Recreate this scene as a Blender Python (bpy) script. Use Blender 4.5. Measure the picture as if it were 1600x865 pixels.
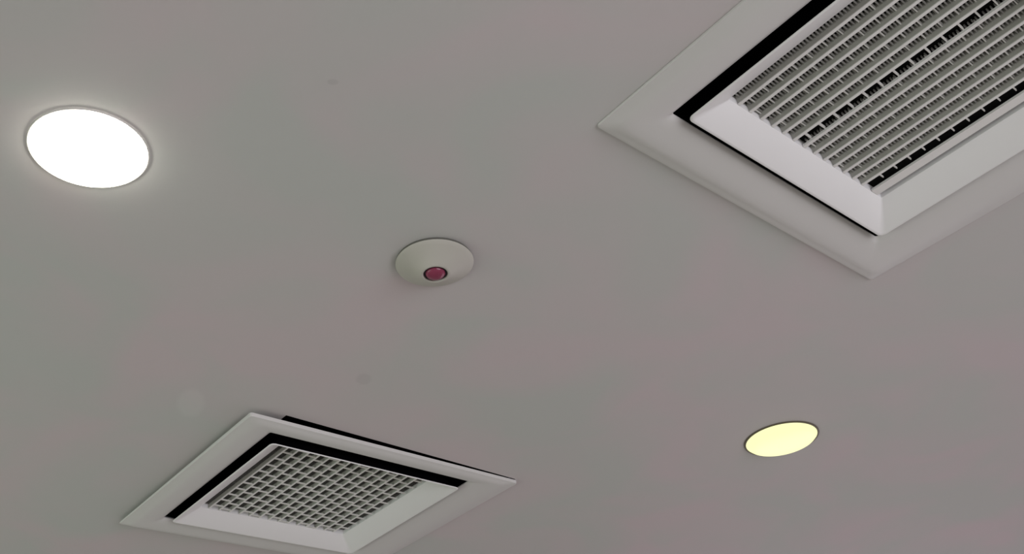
import bpy, bmesh, math, random
from mathutils import Matrix, Vector
random.seed(4)
PI = math.pi
for o in list(bpy.data.objects): bpy.data.objects.remove(o)
S = bpy.context.scene
COL = S.collection

# ------------------------------------------------------------------ camera
CEIL = 2.6                       # ceiling height, camera 1 m below it
cam = bpy.data.cameras.new('camera'); cam.sensor_width = 36; cam.sensor_fit = 'HORIZONTAL'
cam.lens = 1568.0 / 1600.0 * 36.0
cam.clip_start = 0.02
co = bpy.data.objects.new('camera', cam); COL.objects.link(co)
right = Vector((0.766156, -0.635263, -0.097189)); upv = Vector((-0.313142, -0.501089, 0.806753)); back = Vector((-0.561201, -0.587665, -0.582841))
m = Matrix.Identity(4)
for i in range(3): m[i][0] = right[i]; m[i][1] = upv[i]; m[i][2] = back[i]
co.matrix_world = Matrix.Translation((0, 0, 1.6)) @ m
S.camera = co

# ------------------------------------------------------------------ world, daylight and fill, exposure
W = bpy.data.worlds.new('world'); S.world = W; W.use_nodes = True
W.node_tree.nodes['Background'].inputs[0].default_value = (0.75, 0.85, 1.0, 1)
W.node_tree.nodes['Background'].inputs[1].default_value = 0.6
S.view_settings.view_transform = 'Standard'; S.view_settings.look = 'None'
S.view_settings.exposure = 0.0; S.view_settings.gamma = 1.0; S.view_settings.use_curve_mapping = False

def area(name, loc, target, sx, sy, power, col):
    l = bpy.data.lights.new(name, 'AREA'); l.shape = 'RECTANGLE'; l.size = sx; l.size_y = sy; l.energy = power; l.color = col
    o = bpy.data.objects.new(name, l); COL.objects.link(o); o.location = loc
    o.rotation_euler = (Vector(target) - Vector(loc)).to_track_quat('-Z', 'Y').to_euler()
    return o
# daylight through openings behind and left; right lamp is an added pink fill
area('daylight_back', (0.9, -2.95, 1.25), (0.9, 0.0, 1.25), 2.6, 1.5, 63, (1.0, 0.95, 0.99))
area('daylight_left', (-2.05, 2.9, 1.3), (0.0, 2.9, 1.3), 2.8, 1.5, 20, (0.84, 0.99, 0.74))  # placed and tinted green to brighten the ceiling around the far unit
area('fill_right', (4.15, 2.4, 1.25), (0.0, 2.4, 1.25), 2.4, 1.5, 7, (1.0, 0.60, 0.66))

# ------------------------------------------------------------------ materials
def mat(name, col, rough=0.5, spec=0.4, noise=0.0, nscale=20, bump=0.0, bscale=200, metallic=0.0):
    M = bpy.data.materials.new(name); M.use_nodes = True; nt = M.node_tree; N = nt.nodes; L = nt.links
    b = N['Principled BSDF']; b.inputs['Base Color'].default_value = (*col, 1); b.inputs['Roughness'].default_value = rough
    b.inputs['Specular IOR Level'].default_value = spec; b.inputs['Metallic'].default_value = metallic
    tc = N.new('ShaderNodeTexCoord')
    if noise:
        n = N.new('ShaderNodeTexNoise'); n.inputs['Scale'].default_value = nscale; n.inputs['Detail'].default_value = 3
        mx = N.new('ShaderNodeMix'); mx.data_type = 'RGBA'
        mx.inputs[6].default_value = (*[c * (1 - noise) for c in col], 1); mx.inputs[7].default_value = (*[min(1, c * (1 + noise)) for c in col], 1)
        L.new(tc.outputs['Object'], n.inputs['Vector']); L.new(n.outputs[0], mx.inputs[0]); L.new(mx.outputs[2], b.inputs['Base Color'])
    if bump:
        n = N.new('ShaderNodeTexNoise'); n.inputs['Scale'].default_value = bscale; n.inputs['Detail'].default_value = 2
        bp = N.new('ShaderNodeBump'); bp.inputs['Strength'].default_value = bump; bp.inputs['Distance'].default_value = 0.002
        L.new(tc.outputs['Object'], n.inputs['Vector']); L.new(n.outputs[0], bp.inputs['Height']); L.new(bp.outputs[0], b.inputs['Normal'])
    return M

def ceiling_material():
    M = bpy.data.materials.new('ceiling_paint'); M.use_nodes = True; nt = M.node_tree; N = nt.nodes; L = nt.links
    b = N['Principled BSDF']; b.inputs['Roughness'].default_value = 0.62; b.inputs['Specular IOR Level'].default_value = 0.3
    tc = N.new('ShaderNodeTexCoord')
    n = N.new('ShaderNodeTexNoise'); n.inputs['Scale'].default_value = 3.2; n.inputs['Detail'].default_value = 2.5; n.inputs['Distortion'].default_value = 0.6
    L.new(tc.outputs['Object'], n.inputs['Vector'])
    r = N.new('ShaderNodeValToRGB')                     # slightly uneven, faintly green and pink roller coats
    r.color_ramp.elements[0].position = 0.36; r.color_ramp.elements[0].color = (0.64, 0.66, 0.635, 1)
    r.color_ramp.elements[1].position = 0.66; r.color_ramp.elements[1].color = (0.715, 0.64, 0.655, 1)
    L.new(n.outputs[0], r.inputs[0]); last = r.outputs[0]
    # small faint smudges and a paler touched-up spot
    for (x, y, rx, ry, k) in ((0.4804, 0.7978, 0.0076, 0.0050, 0.91), (0.9312, 1.4222, 0.0148, 0.0207, 0.93), (0.6936, 1.6672, 0.0249, 0.054, 1.06)):
        mp = N.new('ShaderNodeMapping'); mp.vector_type = 'TEXTURE'; mp.inputs['Location'].default_value = (x, y, CEIL); mp.inputs['Rotation'].default_value = (0, 0, -math.atan2(x, y)); mp.inputs['Scale'].default_value = (rx, ry, 1)
        ln = N.new('ShaderNodeVectorMath'); ln.operation = 'LENGTH'
        mr = N.new('ShaderNodeMapRange'); mr.inputs[1].default_value = 0.8; mr.inputs[2].default_value = 1.2; mr.inputs[3].default_value = k; mr.inputs[4].default_value = 1
        mx = N.new('ShaderNodeVectorMath'); mx.operation = 'SCALE'
        L.new(tc.outputs['Object'], mp.inputs[0]); L.new(mp.outputs[0], ln.inputs[0]); L.new(ln.outputs['Value'], mr.inputs[0])
        L.new(last, mx.inputs[0]); L.new(mr.outputs[0], mx.inputs['Scale']); last = mx.outputs[0]
    L.new(last, b.inputs['Base Color'])
    n2 = N.new('ShaderNodeTexNoise'); n2.inputs['Scale'].default_value = 90; n2.inputs['Detail'].default_value = 3
    bp = N.new('ShaderNodeBump'); bp.inputs['Strength'].default_value = 0.05; bp.inputs['Distance'].default_value = 0.002
    L.new(tc.outputs['Object'], n2.inputs['Vector']); L.new(n2.outputs[0], bp.inputs['Height']); L.new(bp.outputs[0], b.inputs['Normal'])
    return M

def glow(name, col, strength):
    M = bpy.data.materials.new(name); M.use_nodes = True; nt = M.node_tree
    b = nt.nodes['Principled BSDF']; b.inputs['Base Color'].default_value = (col[0] * .1, col[1] * .1, col[2] * .08, 1)
    b.inputs['Emission Color'].default_value = (*col, 1); b.inputs['Emission Strength'].default_value = strength
    n = nt.nodes.new('ShaderNodeTexNoise'); n.inputs['Scale'].default_value = 60                 # frosting of the lens
    mr = nt.nodes.new('ShaderNodeMapRange'); mr.inputs[3].default_value = 0.25; mr.inputs[4].default_value = 0.45
    nt.links.new(n.outputs[0], mr.inputs[0]); nt.links.new(mr.outputs[0], b.inputs['Roughness'])
    return M

MC = ceiling_material()
M_frame = mat('frame_plastic', (0.78, 0.775, 0.76), 0.42, 0.45, 0.02, 6, 0.02, 300)
M_panel = mat('panel_plastic', (0.97, 0.97, 0.97), 0.35, 0.5, 0.015, 8, 0.02, 300)
M_slat = mat('slat_plastic', (0.95, 0.94, 0.92), 0.4, 0.5, 0.04, 40)
M_web_shade = mat('slat_web_shaded', (0.52, 0.52, 0.475), 0.6, 0.3, 0.12, 60)  # darker copy of the slat plastic, painting in shade between the slats
M_fin = mat('fin_plastic', (0.80, 0.80, 0.76), 0.45, 0.4, 0.05, 60)
M_filter = mat('filter_mesh_grey', (0.33, 0.33, 0.31), 0.8, 0.2, 0.15, 80)
M_filter_dark = mat('filter_mesh_dark', (0.12, 0.12, 0.11), 0.8, 0.2, 0.15, 80)
M_cloth = mat('filter_cloth_dark', (0.012, 0.012, 0.012), 0.95, 0.05, 0.3, 150)
M_black = mat('housing_black', (0.004, 0.004, 0.005), 0.95, 0.03, 0.2, 30)
M_wall = mat('wall_paint', (0.62, 0.61, 0.60), 0.8, 0.2, 0.03, 3, 0.05, 120)
M_floor = mat('floor_stone', (0.37, 0.35, 0.325), 0.5, 0.3, 0.08, 5)
M_det = mat('detector_plastic', (0.60, 0.59, 0.53), 0.45, 0.4, 0.02, 20)
M_red = mat('detector_red', (0.30, 0.045, 0.10), 0.25, 0.6, 0.12, 90)
M_base = mat('detector_base', (0.16, 0.16, 0.14), 0.6, 0.3, 0.1, 40)
M_dark = mat('detector_dark', (0.03, 0.02, 0.025), 0.5, 0.3, 0.2, 60)
M_trim = mat('trim_metal', (0.16, 0.14, 0.09), 0.45, 0.4, 0.05, 40)
M_trim_white = mat('trim_white', (0.70, 0.69, 0.66), 0.45, 0.4, 0.03, 40)

# ------------------------------------------------------------------ helpers
def obj(name, bm, material, parent=None, smooth=False, kind=None):
    me = bpy.data.meshes.new(name); bmesh.ops.recalc_face_normals(bm, faces=bm.faces[:]); bm.to_mesh(me); bm.free()
    me.materials.append(material)
    if smooth:
        for p in me.polygons: p.use_smooth = True
    o = bpy.data.objects.new(name, me); COL.objects.link(o)
    if parent: o.parent = parent
    if kind: o['kind'] = kind
    return o
def thing(name, label, cat, loc, rot=(0, 0, 0), group=None):
    o = bpy.data.objects.new(name, None); COL.objects.link(o); o.empty_display_size = 0.05
    o.location = loc; o.rotation_euler = rot; o['label'] = label; o['category'] = cat
    if group: o['group'] = group
    return o
def box(bm, x0, x1, y0, y1, z0, z1, M=None):
    vs = [bm.verts.new(Vector((x, y, z))) for x in (x0, x1) for y in (y0, y1) for z in (z0, z1)]
    if M is not None:
        for v in vs: v.co = M @ v.co
    for a in ((0, 1, 3, 2), (4, 6, 7, 5), (0, 4, 5, 1), (2, 3, 7, 6), (0, 2, 6, 4), (1, 5, 7, 3)): bm.faces.new([vs[i] for i in a])
def rrect(x0, x1, y0, y1, r, n=5):
    out = []
    for cx, cy, a0 in ((x1 - r, y1 - r, 0), (x0 + r, y1 - r, PI / 2), (x0 + r, y0 + r, PI), (x1 - r, y0 + r, 1.5 * PI)):
        for k in range(n + 1):
            a = a0 + PI / 2 * k / n; out.append((cx + r * math.cos(a), cy + r * math.sin(a)))
    return out
def loft(bm, rings, close=True):
    V = [[bm.verts.new((x, y, z)) for x, y in pts] for pts, z in rings]
    n = len(V[0]); R = len(V)
    for i in range(R if close else R - 1):
        a, b = V[i], V[(i + 1) % R]
        for k in range(n): bm.faces.new((a[k], a[(k + 1) % n], b[(k + 1) % n], b[k]))
def lathe(bm, prof, n=48, cap0=False, cap1=False):
    V = [[bm.verts.new((r * math.cos(2 * PI * k / n), r * math.sin(2 * PI * k / n), z)) for k in range(n)] for r, z in prof]
    for a, b in zip(V, V[1:]):
        for k in range(n): bm.faces.new((a[k], a[(k + 1) % n], b[(k + 1) % n], b[k]))
    if cap0: bm.faces.new(V[0])
    if cap1: bm.faces.new(V[-1][::-1])
def autosmooth(o, ang=35):
    me = o.data
    for p in me.polygons: p.use_smooth = True
    me.set_sharp_from_angle(angle=math.radians(ang))

# ------------------------------------------------------------------ placement of the two air conditioner units
A_LOC = (1.1619, 0.3373); A_RZ = 0.0049
B_LOC = (1.1257, 1.9248); B_RZ = 0.0171; B_TILT = -0.0143; B_DROP = 0.00514
OPEN_A = [(-0.300, -0.262), (0.320, -0.262), (0.320, 0.290), (-0.300, 0.290)]
OPEN_B = [(-0.256, -0.3005), (0.362, -0.2975), (0.320, 0.290), (-0.256, 0.290)]
def to_world(pts, loc, rz):
    c, s = math.cos(rz), math.sin(rz)
    return [(loc[0] + x * c - y * s, loc[1] + x * s + y * c) for x, y in pts]

# ------------------------------------------------------------------ setting
X0, X1, Y0, Y1 = -2.2, 4.3, -3.1, 4.6
def make_ceiling():
    bm = bmesh.new(); loops = []
    for pts in ([(X0 - .1, Y0 - .1), (X1 + .1, Y0 - .1), (X1 + .1, Y1 + .1), (X0 - .1, Y1 + .1)], to_world(OPEN_A, A_LOC, A_RZ), to_world(OPEN_B, B_LOC, B_RZ)):
        vs = [bm.verts.new((x, y, CEIL)) for x, y in pts]; loops.append(vs)
        for i in range(len(vs)): bm.edges.new((vs[i], vs[(i + 1) % len(vs)]))
    bmesh.ops.triangle_fill(bm, edges=bm.edges[:], use_beauty=True, normal=(0, 0, -1))
    for vs in loops:                                    # board thickness at the rim and at the two cut-outs
        up = [bm.verts.new((v.co.x, v.co.y, CEIL + 0.012)) for v in vs]
        for i in range(len(vs)):
            j = (i + 1) % len(vs); bm.faces.new((vs[i], vs[j], up[j], up[i]))
    me = bpy.data.meshes.new('ceiling'); bm.to_mesh(me); bm.free(); me.materials.append(MC)
    o = bpy.data.objects.new('ceiling', me); COL.objects.link(o); o['kind'] = 'structure'
make_ceiling()
bm = bmesh.new(); box(bm, X0 - .1, X1 + .1, Y0 - .1, Y1 + .1, -0.05, 0.0); obj('floor', bm, M_floor, kind='structure')
bm = bmesh.new(); box(bm, X0, X1, Y1, Y1 + .1, 0, CEIL - .001); obj('wall_front', bm, M_wall, kind='structure')
def wall_with_opening(name, along_x, c0, c1, a0, a1, o0, o1, z0, z1):
    bm = bmesh.new()
    for (p0, p1, q0, q1) in ((a0, o0, 0, CEIL - .001), (o1, a1, 0, CEIL - .001), (o0, o1, 0, z0), (o0, o1, z1, CEIL - .001)):
        if along_x: box(bm, p0, p1, c0, c1, q0, q1)
        else: box(bm, c0, c1, p0, p1, q0, q1)
    obj(name, bm, M_wall, kind='structure')
wall_with_opening('wall_back', True, Y0 - .1, Y0, X0, X1, -0.5, 2.3, 0.45, 2.05)
wall_with_opening('wall_left', False, X0 - .1, X0, Y0, Y1, 1.5, 4.3, 0.55, 2.05)
wall_with_opening('wall_right', False, X1, X1 + .1, Y0, Y1, 1.2, 3.6, 0.45, 2.05)

# ------------------------------------------------------------------ air conditioner units
HV, HU, WV, WU = 0.2458, 0.2279, 0.0554, 0.0469
GAP = 0.0133
def make_unit(label, loc, rot, opening, nslats, with_edge_bar, fin_pitch, fin_z, stagger, fin_t, fin_h, split, rib_mat, bead):
    u = thing('ceiling_air_conditioner', label, 'air conditioner', loc, rot, 'ceiling air conditioners')
    # outer frame: asymmetrical square moulding, rounded outwards, rolled up into the slot at its inner edge
    out = (-0.3311, 0.3697, -0.2944, 0.3229); inn = (-HV - 0.0150, HV + 0.0125, -HU - 0.0220, HU + 0.0125)
    rings = []
    for t, z, r in ((0, -0.0005, .006), (0, -0.006, .006), (0.012, -0.0082, .007), (0.04, -0.0084, .012), (0.20, -0.0112, .016), (0.34, -0.0134, .016),
                    (0.5, -0.0132, .014), (0.72, -0.0125, .010), (0.88, -0.0112, .007), (0.965, -0.0086, .005), (1.0, -0.0055, .004), (1.0, -0.0040, .004), (0.9, -0.003, .006), (0.5, -0.004, .01), (0.1, -0.003, .01)):
        e = [out[i] + (inn[i] - out[i]) * t for i in range(4)]
        rings.append((rrect(e[0], e[1], e[2], e[3], r), z))
    bm = bmesh.new(); loft(bm, rings)
    for v in bm.verts:                                  # the edge farthest from the window wall lies almost flush with the ceiling
        if v.co.z < -0.001 and v.co.z > -0.0094 and v.co.y > out[3] - .06: v.co.z = v.co.z * .40
    autosmooth(obj('outer_frame', bm, M_frame, u), 40)
    # inner panel: proud lip, borders sloping up to the grille
    rings = []
    for dx, dy, z, r in ((0, 0, -0.0178, .010), (0, 0, -0.0188, .010), (.001, .001, -0.0197, .010), (.0030, .0030, -0.0200, .009), (.0055, .0055, -0.0190, .008),
                         (WV - .002, WU - .002, 0.0060, .003), (WV, WU, 0.0080, .002), (WV, WU, 0.0260, .002), (WV - .003, WU - .003, 0.026, .003), (.012, .012, -0.0120, .006)):
        rings.append((rrect(-HV + dx * 0.80, HV - dx, -HU + dy * 0.5, HU - dy, r), z))
    bm = bmesh.new(); loft(bm, rings); bm.faces.ensure_lookup_table(); n = len(rings[0][0])
    for i, fc in enumerate(bm.faces):
        if i // n >= 7: fc.material_index = 1
    o = obj('inner_panel', bm, M_panel, u); o.data.materials.append(M_black); autosmooth(o, 30)      # back coloured black to stand in for shade inside the slot
    gx, gy = HV - WV, HU - WU; gn = HU - WU * 0.5; gl = HV - WV * 0.8
    # slats, one object each, sharing one mesh
    bm = bmesh.new()
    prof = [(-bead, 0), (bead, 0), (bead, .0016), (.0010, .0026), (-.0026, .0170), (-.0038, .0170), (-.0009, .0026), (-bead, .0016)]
    ends = [[bm.verts.new((x, y, z)) for x, z in prof] for y in (-gn + .0005, gy - .0005)]
    for k in range(8): bm.faces.new((ends[0][k], ends[0][(k + 1) % 8], ends[1][(k + 1) % 8], ends[1][k]))
    bm.faces.new(ends[0]); bm.faces.new(ends[1][::-1])
    xs = [-0.179 + 0.0261 * k for k in range(nslats)]
    bm.faces.ensure_lookup_table()
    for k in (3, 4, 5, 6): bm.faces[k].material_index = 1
    first = obj('slat', bm, M_slat, u); first.data.materials.append(M_web_shade); first.location = (xs[0], 0, 0.008)
    if split:                                           # plain bar where the two halves of the grille meet
        bm = bmesh.new(); box(bm, -.0030, .0030, -gn + .0005, gy - .0005, 0, 0.0040)
        mid = obj('slat', bm, M_slat, u); mid.location = (xs[6], 0, 0.008)
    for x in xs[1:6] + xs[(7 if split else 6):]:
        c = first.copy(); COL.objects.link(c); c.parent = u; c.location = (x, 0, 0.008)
    if with_edge_bar:
        bm = bmesh.new(); rr = [(rrect(0.161, 0.179, -gn + .0006, gy - .0006, .0012, 2), z) for z in (0.0085, 0.0125)]
        loft(bm, rr, False)
        for pts, z in rr: bm.faces.new([bm.verts.new((x, y, z)) for x, y in pts])
        bmesh.ops.remove_doubles(bm, verts=bm.verts[:], dist=1e-5)
        obj('grille_edge_bar', bm, M_slat, u)
    # short cross fins between the slats
    bm = bmesh.new(); bounds = [-gl] + xs + [gx]
    for i in range(1, len(bounds) - 1):
        a, b = bounds[i] + .0008, bounds[i + 1] - .0008
        if i == len(bounds) - 2: b = bounds[i] + 0.0245
        if b - a < .006 or b > gx: continue
        y = -gn + 0.004 + (i * stagger * fin_pitch) % fin_pitch
        while y < gy - .003:
            zz = fin_z if not (split and i == 6) else .012
            box(bm, a, b, y - fin_t, y + fin_t, zz, min(0.020, zz + fin_h)); y += fin_pitch
    obj('cross_fins', bm, M_fin, u, kind='stuff')
    # fine ribbed filter above the slats, split by a dark slot along the middle row
    bm = bmesh.new(); y = -gn + .003; k0 = xs[5] + .001; k1 = xs[6] - .001
    last = xs[-1] if with_edge_bar else gx
    while y < gy - .002:
        box(bm, -gl + .0005, (k0 - .003) if split else k1, y - .0010, y + .0010, 0.0175, 0.0215)
        box(bm, k1, last - .0005, y - .0010, y + .0010, 0.0175, 0.0215)
        y += 0.0056
    obj('filter_ribs', bm, rib_mat, u, kind='stuff')
    bm = bmesh.new(); box(bm, -gl + .0005, gx - .0005, -gn + .0005, gy - .0005, 0.0240, 0.0255); obj('filter_cloth', bm, M_cloth, u)
    # black housing above the cut-out
    bm = bmesh.new(); c0, c1, d0, d1 = -0.375, 0.375, -0.35, 0.35
    rings = [(rrect(c0, c1, d0, d1, .02), 0.0135 + .008), (rrect(c0, c1, d0, d1, .02), 0.19)]
    loft(bm, rings, False); vs = [bm.verts.new((x, y, 0.19)) for x, y in rrect(c0, c1, d0, d1, .02)]; bm.faces.new(vs)
    # flange closing down onto the ceiling board around the cut-out
    q = [(x, y) for x, y in opening]
    bmesh.ops.remove_doubles(bm, verts=bm.verts[:], dist=1e-5)
    o = obj('housing', bm, M_black, u)
    return u
ua = make_unit('larger, nearer white ceiling air conditioner with long bright slats, at top right',
               (A_LOC[0], A_LOC[1], CEIL), (0, 0, A_RZ), OPEN_A, 13, True, 0.0256, 0.0165, 0.37, 0.0008, 0.006, True, M_filter, .0026)
ub = make_unit('smaller, farther white ceiling air conditioner with finely dotted grille, at lower left',
               (B_LOC[0], B_LOC[1], CEIL - B_DROP), (0, B_TILT, B_RZ), OPEN_B, 14, False, 0.0345, 0.0082, 0.36, 0.0021, 0.0022, False, M_filter_dark, .0019)

# ------------------------------------------------------------------ downlights
def downlight(label, loc, r, dome, col, strength, power, lcol, trim, trim_mat):
    t = thing('ceiling_downlight', label, 'ceiling light', loc, group='recessed ceiling lights')
    bm = bmesh.new(); lathe(bm, [(r + trim, -0.0004), (r + trim, -0.0016), (r + trim * .6, -0.0028), (r + .0002, -0.0028), (r + .0002, -0.0004)], 64)
    autosmooth(obj('trim_ring', bm, trim_mat, t), 40)
    bm = bmesh.new(); lathe(bm, [(r, -0.0006), (r, -0.0022), (r * .93, -0.0022 - dome * .35), (r * .75, -0.0022 - dome * .7), (r * .45, -0.0022 - dome * .93), (r * .12, -0.0022 - dome)], 64, True, True)
    obj('lens', bm, glow('lens_glow', col, strength), t, smooth=True)
    l = bpy.data.lights.new('lamp', 'AREA'); l.shape = 'DISK'; l.size = 2 * r * .9; l.energy = power; l.color = lcol
    o = bpy.data.objects.new('lamp', l); COL.objects.link(o); o.parent = t; o.location = (0, 0, -0.004 - dome)
    return t
downlight('large round white glowing downlight at upper left', (0.273, 1.089, CEIL), 0.0765, 0.014, (1.0, 0.96, 0.84), 14.0, 10, (1.0, 0.98, 0.92), 0.0022, M_trim_white)
downlight('small round pale yellow downlight at lower right', (1.914, 1.166, CEIL), 0.083, 0.016, (1.0, 1.0, 0.55), 1.0, 4, (1.0, 0.95, 0.75), 0.0045, M_trim)

# ------------------------------------------------------------------ detector
d = thing('ceiling_detector', 'small white cone-shaped ceiling detector with a dark red centre', 'detector', (0.8236, 1.0416, CEIL))
bm = bmesh.new(); lathe(bm, [(0.0625, -0.0002), (0.0635, -0.0060)], 56, True, True); obj('base_plate', bm, M_base, d)
bm = bmesh.new(); lathe(bm, [(0.0640, -0.0052), (0.0645, -0.0060), (0.0635, -0.0072), (0.0570, -0.0105), (0.0260, -0.0265), (0.0235, -0.0282), (0.0215, -0.0284), (0.0200, -0.0275), (0.0195, -0.0215)], 56, True, True)
autosmooth(obj('cone_cover', bm, M_det, d), 40)
bm = bmesh.new(); lathe(bm, [(0.0193, -0.0217), (0.0193, -0.0262), (0.0165, -0.0262), (0.0165, -0.0217)], 40); obj('dark_ring', bm, M_dark, d)
bm = bmesh.new(); lathe(bm, [(0.0163, -0.0217), (0.0160, -0.0270), (0.0140, -0.0300), (0.0090, -0.0318), (0.003, -0.0324)], 40, True, True); obj('red_lens', bm, M_red, d, smooth=True)
